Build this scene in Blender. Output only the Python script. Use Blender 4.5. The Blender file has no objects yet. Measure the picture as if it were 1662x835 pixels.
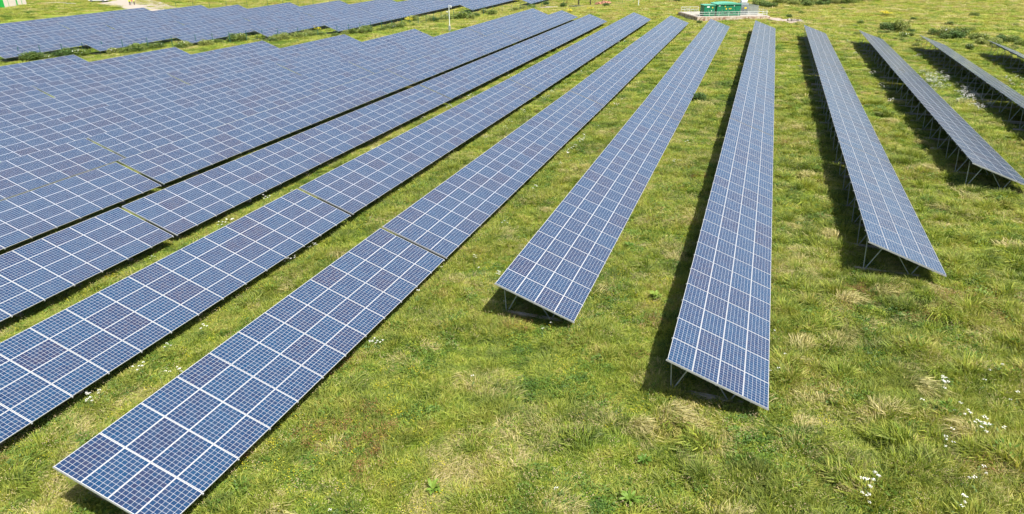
import bpy, bmesh, math, random
import numpy as np
from mathutils import Vector, Matrix, Euler
random.seed(7); RNG=np.random.default_rng(11)
sc=bpy.context.scene
COL=sc.collection
R=math.radians
# ------------------------------------------------------------------ camera, sky, sun, exposure
CAMZ=16.5; PITCH=R(24.83); YAW=R(19.2); FPX=1121.0; CX,CY=831.0,417.5
cam=bpy.data.objects.new('camera',bpy.data.cameras.new('camera')); COL.objects.link(cam)
cam.location=(0,0,CAMZ); cam.rotation_euler=(R(90)-PITCH,0,YAW)
cam.data.sensor_width=36; cam.data.lens=36*FPX/1662; cam.data.clip_start=.2; cam.data.clip_end=6000
sc.camera=cam
SUNV=Vector((0.50,-0.24,1.0)).normalized()
w=bpy.data.worlds.new('World'); sc.world=w; w.use_nodes=True
nt=w.node_tree; bg=nt.nodes['Background']; sky=nt.nodes.new('ShaderNodeTexSky')
sky.sky_type='NISHITA'; sky.sun_disc=False; sky.sun_elevation=math.asin(SUNV.z)
sky.sun_rotation=math.atan2(SUNV.x,SUNV.y); sky.air_density=1.0; sky.dust_density=3.0; sky.ozone_density=1.0
nt.links.new(sky.outputs[0],bg.inputs[0]); bg.inputs[1].default_value=0.096
sd=bpy.data.lights.new('sun','SUN'); sd.energy=5.0; sd.angle=R(.53); sd.color=(1,.955,.88)
so=bpy.data.objects.new('sun',sd); COL.objects.link(so); so.rotation_euler=SUNV.to_track_quat('Z','Y').to_euler()
vs=sc.view_settings; vs.view_transform='Standard'; vs.look='None'; vs.exposure=0.78; vs.gamma=1; vs.use_curve_mapping=False

# ------------------------------------------------------------------ terrain height
CP=[(31,122,3.0),(31,60,2.9),(23,125,2.73),(23,60,2.6),(15,54,2.5),(15,100,2.65),(15,129,2.75),(6.6,36.6,2.47),(6.6,56,2.5),(6.6,96,2.62),(6.6,134,2.74),
(-1.7,22.6,2.2),(-1.7,62,2.33),(-1.7,102,2.4),(-1.7,144,2.25),(-10.1,26.5,1.88),(-10.1,67,1.75),(-10.1,107,2.15),(-10.1,147,1.95),
(-18.35,10.7,2.1),(-18.35,31,2.03),(-18.35,71,1.85),(-18.35,112,2.05),(-18.35,152,1.94),(-26.6,35,2.02),(-26.6,75,1.9),(-26.6,116,1.85),(-26.6,156,2.06),
(-34.8,28.8,1.92),(-34.8,69,1.9),(-34.8,109,1.9),(-34.8,149,2.0),(-42.9,36,1.9),(-42.9,76,1.83),(-42.9,116,1.83),(-42.9,155,1.83),
(-51,30,1.5),(-51,40.8,1.55),(-51,80,1.6),(-51,120,1.58),(-51,160,1.5),(-59.2,76,1.65),(-59.2,116,1.6),(-67.4,66.5,1.6),(-67.4,107,1.55),(-75.6,55,1.65),(-75.6,95,1.55),(-83.7,86,1.5),(-91.9,75,1.55),(-84,45,1.6),(-92,35,1.6),
(-80,124,.7),(-92,113,.68),(-100,102,.5),(-108,90,.5),(-116,80,.4),(-72,175,.72),(-64,199,.65),(-141,137,1.3),(-133,147,1.26),(-124.6,150,1.26),(-116,160,1.38),(-108,171,1.24),
(-100,182,1.2),(-90,195,1.1),(0,200,2.2),(40,200,3.0),(-185,140,1.9),(-180,158,1.9),(60,80,3.2),(0,-20,2.2),(-60,0,1.9),(60,0,2.8),(-250,100,1.5)]
CPa=np.array(CP)
def hpanel(x,y):
    x=np.asarray(x,float); y=np.asarray(y,float); sh=np.broadcast(x,y).shape
    x=np.broadcast_to(x,sh).ravel(); y=np.broadcast_to(y,sh).ravel(); out=np.empty(len(x))
    for i in range(0,len(x),20000):
        dx=(x[i:i+20000,None]-CPa[:,0])/8.5; dy=(y[i:i+20000,None]-CPa[:,1])/16.
        d2=dx*dx+dy*dy; ww=np.exp(-d2*.5)+1e-3/(1+d2)
        out[i:i+20000]=(ww*CPa[:,2]).sum(1)/ww.sum(1)
    return out.reshape(sh)
HI=2.08
def _h(ix,iy,s):
    n=(ix*374761393+iy*668265263+s*982451653)&0xffffffff
    n=((n^(n>>13))*1274126177)&0xffffffff
    return ((n^(n>>16))&0xffff)/65535.0
def vnoise(x,y,s=0):
    x=np.asarray(x,float); y=np.asarray(y,float)
    ix=np.floor(x).astype(np.int64); iy=np.floor(y).astype(np.int64); fx=x-ix; fy=y-iy
    fx=fx*fx*(3-2*fx); fy=fy*fy*(3-2*fy)
    a=_h(ix,iy,s);b=_h(ix+1,iy,s);c=_h(ix,iy+1,s);d=_h(ix+1,iy+1,s)
    return a+(b-a)*fx+(c-a)*fy+(a-b-c+d)*fx*fy
def fbm(x,y,s=0,o=3):
    v=0;a=.5;t=0
    for i in range(o):
        v=v+a*vnoise(x*2**i,y*2**i,s+i*17); t+=a; a*=.5
    return v/t
def hground(x,y):
    return hpanel(x,y)-HI
def relief(x,y):
    return (.30+.22*np.clip((x+3)/8,0,1))*(fbm(x/1.3,y/1.3,5,3)-.5)+.12*(fbm(x/5,y/5,9)-.5)
def hsurf(x,y): return hground(x,y)+relief(x,y)
CF=Vector((0,math.cos(PITCH),-math.sin(PITCH))); CU=Vector((0,math.sin(PITCH),math.cos(PITCH))); CR=Vector((1,0,0))
ROTY=Matrix.Rotation(YAW,3,'Z')
def G(u,v,dz=0.0):
    """ground point seen at this place of the photo"""
    d=ROTY@(CF+CR*((u-CX)/FPX)-CU*((v-CY)/FPX))
    z=0.
    for _ in range(6):
        t=(z+dz-CAMZ)/d.z; x,y=d.x*t,d.y*t; z=float(hground(x,y))
    return x,y,z
def project(x,y,z):
    c,s=math.cos(YAW),math.sin(YAW)
    xc=c*x+s*y; yc=-s*x+c*y; zc=z-CAMZ
    dep=yc*CF.y+zc*CF.z; up=yc*CU.y+zc*CU.z
    dep=np.where(dep<.5,.5,dep)
    return CX+FPX*xc/dep, CY-FPX*up/dep, dep

# ------------------------------------------------------------------ node helpers and materials
def mat(name,rough=.6,spec=.3,metal=0.):
    m=bpy.data.materials.new(name); m.use_nodes=True; b=m.node_tree.nodes['Principled BSDF']
    b.inputs['Roughness'].default_value=rough; b.inputs['Metallic'].default_value=metal
    b.inputs['Specular IOR Level'].default_value=spec
    return m,m.node_tree,b
def N(nt,t,**k):
    n=nt.nodes.new(t)
    for a,v in k.items(): setattr(n,a,v)
    return n
def M(nt,op,a,b=None,c=None):
    n=nt.nodes.new('ShaderNodeMath'); n.operation=op
    for i,v in enumerate((a,b,c)):
        if v is None: continue
        if hasattr(v,'links'): nt.links.new(v,n.inputs[i])
        else: n.inputs[i].default_value=v
    return n.outputs[0]
def MIX(nt,f,a,b,mode='MIX'):
    n=nt.nodes.new('ShaderNodeMix'); n.data_type='RGBA'; n.blend_type=mode
    for i,v in ((0,f),(6,a),(7,b)):
        if hasattr(v,'links'): nt.links.new(v,n.inputs[i])
        else: n.inputs[i].default_value=v if i==0 else (*v,1)
    return n.outputs[2]
def NOISE(nt,vec,scale,detail=3,rough=.55,out=0):
    n=nt.nodes.new('ShaderNodeTexNoise'); n.inputs['Scale'].default_value=scale; n.inputs['Detail'].default_value=detail; n.inputs['Roughness'].default_value=rough
    if vec is not None: nt.links.new(vec,n.inputs['Vector'])
    return n.outputs[out]
def RAMP(nt,f,stops):
    n=nt.nodes.new('ShaderNodeValToRGB'); nt.links.new(f,n.inputs[0]); e=n.color_ramp.elements
    while len(e)<len(stops): e.new(.5)
    for el,(p,c) in zip(e,stops): el.position=p; el.color=(*c,1)
    return n.outputs[0]
def simple(name,col,var=.15,rough=.6,spec=.3,metal=0.,scale=3.,bump=0.):
    m,nt,b=mat(name,rough,spec,metal)
    tc=N(nt,'ShaderNodeTexCoord'); n=NOISE(nt,tc.outputs['Object'],scale,4)
    c=RAMP(nt,n,[(.3,tuple(x*(1-var) for x in col)),(.7,tuple(min(1,x*(1+var)) for x in col))])
    nt.links.new(c,b.inputs['Base Color'])
    if bump:
        bp=N(nt,'ShaderNodeBump'); bp.inputs['Strength'].default_value=bump; bp.inputs['Distance'].default_value=.05
        nt.links.new(n,bp.inputs['Height']); nt.links.new(bp.outputs[0],b.inputs['Normal'])
    return m
# solar cells
def cell_material():
    m,nt,b=mat('solar_cells',.13,.5)
    tc=N(nt,'ShaderNodeTexCoord'); sx=N(nt,'ShaderNodeSeparateXYZ'); nt.links.new(tc.outputs['Object'],sx.inputs[0])
    X,Y=sx.outputs[0],sx.outputs[1]; p=.1605
    ax=M(nt,'DIVIDE',X,p); ay=M(nt,'DIVIDE',Y,p)
    fx=M(nt,'ABSOLUTE',M(nt,'SUBTRACT',M(nt,'FRACT',ax),.5)); fy=M(nt,'ABSOLUTE',M(nt,'SUBTRACT',M(nt,'FRACT',ay),.5))
    g=.5-.0036/p
    l1=M(nt,'GREATER_THAN',fx,g); l2=M(nt,'GREATER_THAN',fy,g)
    o1=M(nt,'GREATER_THAN',M(nt,'ABSOLUTE',ax),3.0); o2=M(nt,'GREATER_THAN',M(nt,'ABSOLUTE',ay),5.0)
    line=M(nt,'MAXIMUM',M(nt,'MAXIMUM',l1,l2),M(nt,'MAXIMUM',o1,o2))
    oi=N(nt,'ShaderNodeObjectInfo'); rnd=oi.outputs['Random']
    cv=N(nt,'ShaderNodeCombineXYZ'); nt.links.new(M(nt,'FLOOR',ax),cv.inputs[0]); nt.links.new(M(nt,'FLOOR',ay),cv.inputs[1]); nt.links.new(M(nt,'MULTIPLY',rnd,371.),cv.inputs[2])
    wn=N(nt,'ShaderNodeTexWhiteNoise'); nt.links.new(cv.outputs[0],wn.inputs['Vector'])
    wn2=N(nt,'ShaderNodeTexWhiteNoise',noise_dimensions='1D'); nt.links.new(M(nt,'MULTIPLY',rnd,913.),wn2.inputs['W'])
    cellc=RAMP(nt,M(nt,'ADD',M(nt,'MULTIPLY',wn.outputs['Value'],.42),M(nt,'MULTIPLY',M(nt,'POWER',wn2.outputs['Value'],1.8),.58)),
        [(.06,(.004,.038,.100)),(.40,(.005,.030,.086)),(.72,(.009,.024,.072)),(.98,(.016,.021,.060))])
    vo=N(nt,'ShaderNodeTexVoronoi'); vo.inputs['Scale'].default_value=55; nt.links.new(tc.outputs['Object'],vo.inputs['Vector'])
    sp=N(nt,'ShaderNodeSeparateColor'); nt.links.new(vo.outputs['Color'],sp.inputs[0])
    grain=MIX(nt,1.,cellc,RAMP(nt,sp.outputs[0],[(0,(.72,.74,.78)),(1,(1.2,1.18,1.15))]),'MULTIPLY')
    # bus bars along the long side
    bb=M(nt,'ABSOLUTE',M(nt,'SUBTRACT',M(nt,'FRACT',M(nt,'MULTIPLY',ax,3.)),.5))
    bus=M(nt,'MULTIPLY',M(nt,'LESS_THAN',bb,.028),.14)
    c1=MIX(nt,bus,grain,(.55,.57,.60))
    c=MIX(nt,line,c1,(.50,.51,.52))
    # faint dust
    d=NOISE(nt,tc.outputs['Object'],2.2,5)
    c=MIX(nt,M(nt,'MULTIPLY',M(nt,'SUBTRACT',d,.35),.10),c,(.42,.40,.36))
    nt.links.new(c,b.inputs['Base Color'])
    b.inputs['IOR'].default_value=1.5
    b.inputs['Sheen Weight'].default_value=.22; b.inputs['Sheen Roughness'].default_value=.35; b.inputs['Sheen Tint'].default_value=(.95,.97,1,1)
    return m
M_cell=cell_material()
M_alu=simple('silver_frame',(.46,.47,.48),.04,.45,.5,.35)
M_galv=simple('galvanised_steel',(.40,.45,.46),.15,.45,.5,.5,8)
M_conc=simple('concrete',(.36,.33,.28),.25,.9,.1,0,9,.3)
M_back=simple('backsheet',(.7,.72,.72),.05,.6)

def grass_mat(name,stops,tip,trans=.35,wscale=.22):
    """blade colour: patchy over the field, random per tuft, drier towards the tip"""
    m,nt,b=mat(name,.55,.25)
    geo=N(nt,'ShaderNodeNewGeometry'); oi=N(nt,'ShaderNodeObjectInfo')
    n1=NOISE(nt,geo.outputs['Position'],wscale,4,.6)
    n2=NOISE(nt,geo.outputs['Position'],1.3,2)
    f=M(nt,'ADD',M(nt,'MULTIPLY',M(nt,'SUBTRACT',n1,.5),1.9),M(nt,'ADD',M(nt,'MULTIPLY',M(nt,'SUBTRACT',n2,.5),.9),M(nt,'MULTIPLY',oi.outputs['Random'],.75)))
    sy=N(nt,'ShaderNodeSeparateXYZ'); nt.links.new(geo.outputs['Position'],sy.inputs[0])
    mr=N(nt,'ShaderNodeMapRange'); nt.links.new(sy.outputs[1],mr.inputs[0]); mr.inputs[1].default_value=95; mr.inputs[2].default_value=185; mr.inputs[4].default_value=.34
    f=M(nt,'ADD',M(nt,'ADD',f,mr.outputs[0]),.12)
    c=RAMP(nt,f,stops)
    at=N(nt,'ShaderNodeAttribute'); at.attribute_name='tint'
    sp=N(nt,'ShaderNodeSeparateColor'); nt.links.new(at.outputs['Color'],sp.inputs[0])
    c=MIX(nt,M(nt,'MULTIPLY',sp.outputs[0],.85),c,tip)
    c=MIX(nt,1.,c,RAMP(nt,sp.outputs[1],[(0,(.6,.62,.6)),(1,(1.35,1.3,1.2))]),'MULTIPLY')
    nt.links.new(c,b.inputs['Base Color'])
    tr=N(nt,'ShaderNodeBsdfTranslucent'); nt.links.new(MIX(nt,1.,c,(1.25,1.25,.8),'MULTIPLY'),tr.inputs[0])
    ms=N(nt,'ShaderNodeMixShader'); ms.inputs[0].default_value=trans
    nt.links.new(b.outputs[0],ms.inputs[1]); nt.links.new(tr.outputs[0],ms.inputs[2])
    nt.links.new(ms.outputs[0],nt.nodes['Material Output'].inputs[0])
    return m
GS=[(.0,(.045,.105,.014)),(.22,(.110,.195,.020)),(.48,(.215,.310,.028)),(.75,(.300,.350,.038)),(.9,(.37,.355,.080)),(1.,(.36,.32,.12))]
M_grass=grass_mat('grass_blades',GS,(.38,.37,.13))
M_straw=grass_mat('dry_grass_blades',[(.0,(.20,.24,.05)),(.4,(.33,.33,.10)),(1.,(.50,.44,.22))],(.55,.48,.27))
M_herb=grass_mat('herb_leaves',[(.0,(.055,.13,.022)),(.5,(.11,.21,.030)),(1.,(.20,.29,.05))],(.16,.22,.04))
M_bush=grass_mat('bush_leaves',[(.0,(.07,.13,.03)),(.5,(.15,.22,.045)),(1.,(.26,.30,.09))],(.22,.24,.08),.25)
M_dbush=grass_mat('dark_bush_leaves',[(.0,(.045,.095,.025)),(.5,(.08,.15,.035)),(1.,(.14,.20,.055))],(.11,.16,.05),.2)
M_rust=grass_mat('sorrel_seed',[(.0,(.16,.07,.03)),(.5,(.24,.12,.05)),(1.,(.30,.17,.08))],(.3,.16,.08),.2)
M_stem=simple('woody_stem',(.12,.09,.06),.2,.9)
M_white=simple('white_petals',(.70,.70,.64),.06,.7)
M_yel=simple('yellow_petals',(.72,.62,.03),.1,.6)
def ground_mat():
    m,nt,b=mat('meadow_soil_and_thatch',.95,.1)
    geo=N(nt,'ShaderNodeNewGeometry'); P=geo.outputs['Position']
    n1=NOISE(nt,P,.22,4,.6); n2=NOISE(nt,P,1.3,3); n3=NOISE(nt,P,9,4,.7); n4=NOISE(nt,P,.03,3)
    f=M(nt,'ADD',M(nt,'MULTIPLY',M(nt,'SUBTRACT',n1,.5),1.9),M(nt,'ADD',M(nt,'MULTIPLY',M(nt,'SUBTRACT',n2,.5),1.0),M(nt,'MULTIPLY',M(nt,'SUBTRACT',n3,.5),1.6)))
    f=M(nt,'ADD',f,M(nt,'ADD',M(nt,'MULTIPLY',M(nt,'SUBTRACT',n4,.5),.8),.46))
    sy=N(nt,'ShaderNodeSeparateXYZ'); nt.links.new(P,sy.inputs[0])
    mr=N(nt,'ShaderNodeMapRange'); nt.links.new(sy.outputs[1],mr.inputs[0]); mr.inputs[1].default_value=95; mr.inputs[2].default_value=185; mr.inputs[4].default_value=.36
    f=M(nt,'ADD',f,mr.outputs[0])
    c=RAMP(nt,f,[(0,(.035,.06,.012)),(.3,(.095,.145,.02)),(.55,(.18,.235,.030)),(.8,(.24,.265,.045)),(1,(.29,.28,.085))])
    nt.links.new(c,b.inputs['Base Color'])
    bp=N(nt,'ShaderNodeBump'); bp.inputs['Strength'].default_value=.9; bp.inputs['Distance'].default_value=.12
    nt.links.new(n3,bp.inputs['Height']); nt.links.new(bp.outputs[0],b.inputs['Normal'])
    return m
M_ground=ground_mat()

# ------------------------------------------------------------------ object helpers
def tag(o,label=None,cat=None,group=None,kind=None):
    if label: o['label']=label
    if cat: o['category']=cat
    if group: o['group']=group
    if kind: o['kind']=kind
    return o
def link(name,mesh,parent=None):
    o=bpy.data.objects.new(name,mesh); COL.objects.link(o)
    if parent: o.parent=parent
    return o
def empty(name,loc,rot=(0,0,0)):
    o=bpy.data.objects.new(name,None); o.empty_display_size=.2; COL.objects.link(o); o.location=loc; o.rotation_euler=rot; return o
class MB:
    """collects shapes into one mesh"""
    def __init__(s): s.v=[];s.f=[];s.m=[]
    def add(s,vs,fs,mi=0):
        b=len(s.v); s.v+= [tuple(v) for v in vs]; s.f+=[tuple(b+i for i in f) for f in fs]; s.m+=[mi]*len(fs); return s
    def box(s,c,d,mi=0,rot=None):
        hx,hy,hz=d[0]/2,d[1]/2,d[2]/2
        vs=[Vector((x,y,z)) for x in(-hx,hx) for y in(-hy,hy) for z in(-hz,hz)]
        if rot: vs=[rot@v for v in vs]
        c=Vector(c); vs=[v+c for v in vs]
        return s.add(vs,[(0,1,3,2),(4,6,7,5),(0,4,5,1),(2,3,7,6),(0,2,6,4),(1,5,7,3)],mi)
    def bar(s,a,b,wd,dp=None,mi=0,up=Vector((0,0,1))):
        a=Vector(a);b=Vector(b);d=(b-a);L=d.length;d.normalize(); dp=dp or wd
        x=d.cross(up)
        if x.length<1e-3: x=d.cross(Vector((1,0,0)))
        x.normalize(); y=x.cross(d)
        vs=[p+x*sx*wd/2+y*sy*dp/2 for p in(a,b) for sx,sy in((-1,-1),(1,-1),(1,1),(-1,1))]
        return s.add(vs,[(3,2,1,0),(4,5,6,7),(0,1,5,4),(1,2,6,5),(2,3,7,6),(3,0,4,7)],mi)
    def tube(s,a,b,r,r2=None,n=8,mi=0):
        a=Vector(a);b=Vector(b);d=(b-a).normalized(); r2=r if r2 is None else r2
        x=d.cross(Vector((0,0,1)))
        if x.length<1e-3: x=Vector((1,0,0))
        x.normalize(); y=d.cross(x)
        vs=[p+(x*math.cos(t)+y*math.sin(t))*q for p,q in((a,r),(b,r2)) for t in [2*math.pi*i/n for i in range(n)]]
        fs=[(i,(i+1)%n,n+(i+1)%n,n+i) for i in range(n)]+[tuple(range(n-1,-1,-1)),tuple(range(n,2*n))]
        return s.add(vs,fs,mi)
    def mesh(s,name,mats):
        me=bpy.data.meshes.new(name); me.from_pydata(s.v,[],s.f)
        for m in (mats if isinstance(mats,(list,tuple)) else [mats]): me.materials.append(m)
        me.polygons.foreach_set('material_index',s.m); me.update()
        bm=bmesh.new(); bm.from_mesh(me); bmesh.ops.recalc_face_normals(bm,faces=bm.faces); bm.to_mesh(me); bm.free()
        return me
    def build(s,name,mats,parent=None): return link(name,s.mesh(name,mats),parent)

# ------------------------------------------------------------------ ground
def axis(lo,hi,fine_lo,fine_hi,step):
    a=list(np.arange(fine_lo,fine_hi+1e-6,step)); s=step
    x=a[-1]
    while x<hi: s=min(s*1.12,60); x+=s; a.append(x)
    s=step; x=a[0]; b=[]
    while x>lo: s=min(s*1.12,60); x-=s; b.append(x)
    return np.array(b[::-1]+a)
def build_ground():
    xs=axis(-2500,2500,-50,45,.42); ys=axis(-800,3500,6,130,.45)
    X,Y=np.meshgrid(xs,ys,indexing='ij'); Z=hsurf(X,Y)
    n,m=X.shape
    co=np.stack([X,Y,Z],-1).reshape(-1,3)
    i=np.arange(n-1)[:,None]*m+np.arange(m-1)[None]
    q=np.stack([i,i+m,i+m+1,i+1],-1).reshape(-1,4)
    me=bpy.data.meshes.new('ground'); me.vertices.add(len(co)); me.vertices.foreach_set('co',co.ravel())
    me.loops.add(q.size); me.loops.foreach_set('vertex_index',q.ravel().astype(np.int32))
    me.polygons.add(len(q)); me.polygons.foreach_set('loop_start',np.arange(len(q),dtype=np.int32)*4)
    me.polygons.foreach_set('use_smooth',np.ones(len(q),bool)); me.update(calc_edges=True); me.validate()
    me.materials.append(M_ground)
    tag(link('ground',me),kind='structure')
build_ground()

# ------------------------------------------------------------------ solar tables
TILT=R(19.35); ct,st=math.cos(TILT),math.sin(TILT); PC=1.666; PS=1.002; NL=HI
def on(s,y,off=0.):      # point on the table: s metres down the slope, off metres along its normal
    return Vector((s*ct+off*st, y, NL-s*st+off*ct))
ML,MW,MT=1.646,.996,.04
def frame_mb(mb,mi):
    t=.011
    for sx in(-1,1): mb.box((sx*(MW/2-t/2),0,0),(t,ML,MT),mi)
    for sy in(-1,1): mb.box((0,sy*(ML/2-t/2),0),(MW-2*t-.001,t,MT),mi)
glass=MB(); glass.box((0,0,.005),(MW-.0222,ML-.0222,.020),0)
me_glass=glass.mesh('solar_panel',[M_cell])
fr=MB(); frame_mb(fr,0); me_frame=fr.mesh('panel_frame',[M_alu])
full=MB(); full.box((0,0,.005),(MW-.0222,ML-.0222,.020),0); frame_mb(full,1)
me_full=full.mesh('solar_panel',[M_cell,M_alu])
RX=.10   # rafters hang this far under the panels
def rafter_mb(mb,y): mb.bar(on(.72,y,-.185),on(3.35,y,-.185),.07,.13,up=Vector((st,0,ct)))
LEGS=[((.22,0),.10),((.22,0),1.05),((2.42,0),1.75),((2.42,0),3.05)]
def leg_mb(mb,y,k):
    (fx,_),s=LEGS[k]; mb.bar((fx+(.03 if k%2 else -.03),y,.10),on(s,y,-.25 if k else -.12),.042,.036,up=Vector((0,1,0)))
def foot_mb(mb,y): mb.box((1.30,y,.03),(3.25,.20,.26))
def brace_mb(mb,y): mb.bar((.22,y,.15),on(.35,y+3.3,-.16),.04)
rm=MB(); rafter_mb(rm,0); me_rafter=rm.mesh('support_frame',M_galv)
me_legs=[]
for k in range(4):
    mb=MB(); leg_mb(mb,0,k); me_legs.append(mb.mesh('leg',M_galv))
mb=MB(); foot_mb(mb,0); me_foot=mb.mesh('concrete_footing',M_conc)
mb=MB(); mb.bar(on(-.03,0,-.045),on(4*PS+.03,0,-.045),.045,.05,up=Vector((st,0,ct))); me_rail=mb.mesh('rail',M_alu)
PUR=[.62,2.0,3.38]
_pur={};_sup={}
def pur_mesh(n,s):
    if (n,s) not in _pur:
        mb=MB(); mb.bar(on(s,.03,-.095),on(s,n*PC-.03,-.095),.05,.05,up=Vector((st,0,ct))); _pur[n,s]=mb.mesh('purlin',M_galv)
    return _pur[n,s]
def ys_tr(n): return [1.0+2*PC*i for i in range(n//2)]
def sup_mesh(n):
    if n not in _sup:
        mb=MB()
        for y in ys_tr(n):
            rafter_mb(mb,y)
            for k in range(4): leg_mb(mb,y,k)
        for s in PUR: mb.bar(on(s,.03,-.095),on(s,n*PC-.03,-.095),.05,.05,up=Vector((st,0,ct)))
        for c in range(n+1): mb.bar(on(-.03,min(max(c*PC,.03),n*PC-.03),-.045),on(4*PS+.03,min(max(c*PC,.03),n*PC-.03),-.045),.045,.05,up=Vector((st,0,ct)))
        f=MB()
        for y in ys_tr(n): foot_mb(f,y)
        _sup[n]=(mb.mesh('support_frame',[M_galv]),f.mesh('concrete_footings',[M_conc]))
    return _sup[n]
TABLES=[]
def table(x,y0,n,detail,label,group,zj=0.):
    L=n*PC; z0=float(hpanel(x,y0+.5))-HI; z1=float(hpanel(x,y0+L-.5))-HI
    inc=math.atan2(z1-z0,L-1); z=z0-.5*math.tan(inc)+zj
    t=empty('solar_table',(x,y0,z),(inc,0,0)); tag(t,label,'solar table',group)
    TABLES.append((x,y0,L))
    for c in range(n):
        for r in range(4):
            p=on((r+.5)*PS,(c+.5)*PC,random.uniform(-.002,.002))
            o=link('solar_panel',me_glass if detail==2 else me_full,t)
            o.location=p; o.rotation_euler=(random.gauss(0,.0022),TILT+random.gauss(0,.0022),0)
            if detail==2: link('panel_frame',me_frame,o)
    if detail:
        for y in ys_tr(n):
            rf=link('support_frame',me_rafter,t); rf.location=(0,y,0)
            for k in range(4): link('leg',me_legs[k],rf)
            ft=link('concrete_footing',me_foot,t); ft.location=(random.uniform(-.06,.06),y,0)
        for s in PUR: link('purlin',pur_mesh(n,s),t)
        for c in range(n+1):
            rl=link('rail',me_rail,t); rl.location=(0,min(max(c*PC,.03),n*PC-.03),0)
    else:
        a,b=sup_mesh(n); link('support_frame',a,t); o=link('concrete_footing',b,t)
    return t
G1='solar tables standing in rows in the near field'; G2='solar tables in rows beyond the bramble strip'
ORD=['nearest','second','third','fourth','fifth']
WORD=['','first','second','third','fourth','fifth','sixth','seventh','eighth','ninth','tenth','eleventh']
def row(x,name,starts,group=G1,farlab=True):
    pe=None
    for i,(y0,n,det) in enumerate(starts):
        if pe is not None and abs(y0-pe)<1: y0=pe+.25
        pe=y0+n*PC
        o='only visible' if len(starts)==1 else ('farthest' if i==len(starts)-1 else ORD[i])
        table(x,y0,n,det,f'{o} blue solar table in the {name}',group,random.uniform(-.02,.02))
A=40.25
row(31.2,'fourth row right of the near-vertical row',[(122-A-24*PC,24,1),(122-24*PC,24,1)])
row(22.95,'third row right of the near-vertical row',[(126-A-24*PC,24,1),(126-24*PC,24,1)])
row(14.8,'second row right of the near-vertical row',[(53.4,24,1),(93.7,22,1)])
row(6.6,'first row right of the near-vertical row',[(36.55,12,2),(56.7,24,1),(96.9,24,1)])
row(-1.7,'near-vertical row pointing at the substation',[(22.55,24,2),(62.6,24,1),(102.9,25,1)])
row(-10.05,'first row left of the near-vertical row',[(26.5,24,2),(66.75,24,1),(107.1,24,1)])
row(-18.35,'second row left of the near-vertical row',[(10.75,12,2),(31.1,24,2),(71.5,24,1),(111.9,24,0)])
row(-26.65,'third row left of the near-vertical row',[(-5.1,24,2),(35.25,24,2),(75.5,24,0),(115.8,24,0)])
row(-34.8,'fourth row left of the near-vertical row',[(8.7,12,1),(28.9,24,1),(69.0,24,0),(109.1,24,0)])
row(-42.9,'fifth row left of the near-vertical row',[(16.1,12,1),(36.35,24,0),(76.2,24,0),(116.2,24,0)])
row(-51.0,'sixth row left of the near-vertical row',[(20.6,12,0),(40.9,24,0),(81.1,24,0),(121.3,24,0)])
row(-59.2,'seventh row left of the near-vertical row',[(36.6,24,0),(76.8,24,0)])
row(-67.4,'eighth row left of the near-vertical row',[(26.4,24,0),(66.7,24,0)])
row(-75.6,'ninth row left of the near-vertical row',[(35.3,12,0),(55.5,24,0)])
row(-83.75,'tenth row left of the near-vertical row',[(45.4,24,0)])
row(-91.9,'eleventh row left of the near-vertical row',[(34.9,24,0)])
B='row beyond the bramble strip, counted from the right'
k0=[(-67.4,[199.3]),(-75.6,[175.2]),(-83.75,[124.6,164.9]),(-91.9,[113.2,153.5]),(-100.1,[101.8,142.1]),(-108.25,[90.2,130.9]),(-116.4,[79.7,120.0]),(-124.6,[69.8,110.1]),(-132.8,[66.2,106.5]),(-140.95,[56.2,96.6])]
for i,(x,ss) in enumerate(k0):
    row(x,f'{WORD[i+1]} row beyond the brambles, counted from the right',[(s,24,0) for s in ss],G2)

# ------------------------------------------------------------------ tufts and scattering (uncountable ground cover)
def leafmesh(name,blades,mats):
    """blades: list of (points, halfwidths, tint_r0, tint_r1, tint_g, mat)"""
    vs=[];fs=[];cs=[];mi=[]
    for pts,ws,t0,t1,g,m in blades:
        b=len(vs); n=len(pts)
        d=(Vector(pts[-1])-Vector(pts[0])); side=d.cross(Vector((0,0,1)))
        if side.length<1e-4: side=Vector((1,0,0))
        side.normalize()
        a=random.uniform(-.9,.9); side=(Matrix.Rotation(a,3,d.normalized())@side) if d.length>0 else side
        for i,(p,w_) in enumerate(zip(pts,ws)):
            p=Vector(p); c=(t0+(t1-t0)*i/(n-1),g,0,1)
            vs+= [p-side*w_,p+side*w_]; cs+=[c,c]
        for i in range(n-1): fs.append((b+2*i,b+2*i+1,b+2*i+3,b+2*i+2)); mi.append(m)
    me=bpy.data.meshes.new(name); me.from_pydata([tuple(v) for v in vs],[],fs)
    at=me.attributes.new('tint','FLOAT_COLOR','POINT'); at.data.foreach_set('color',np.array(cs,float).ravel())
    for m in mats: me.materials.append(m)
    me.polygons.foreach_set('material_index',mi); me.update(); return me
def tuft(name,nb,rad,h,lean,dirbias,width,mats,tipr=(0,.5),seed=0,curl=.5):
    random.seed(seed); bl=[]
    for _ in range(nb):
        a=random.uniform(0,6.283); r=rad*math.sqrt(random.random()); p=Vector((r*math.cos(a),r*math.sin(a),-.03))
        d=Vector((math.cos(a)*random.random(),math.sin(a)*random.random(),0))*lean+Vector((dirbias,0,0))*random.uniform(.5,1.2)+Vector((random.gauss(0,.25),random.gauss(0,.25),0))*lean
        H=h*random.uniform(.5,1.15); q1=p+Vector((d.x*.35,d.y*.35,.55))*H; q2=p+Vector((d.x,d.y,max(.22,1.0-.55*d.length*curl)))*H*1.05
        wd=width*random.uniform(.6,1.3)
        bl.append(([p,q1,q2],[wd*.8,wd,wd*.25],0,random.uniform(*tipr),random.random(),0))
    return leafmesh(name,bl,mats)
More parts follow.
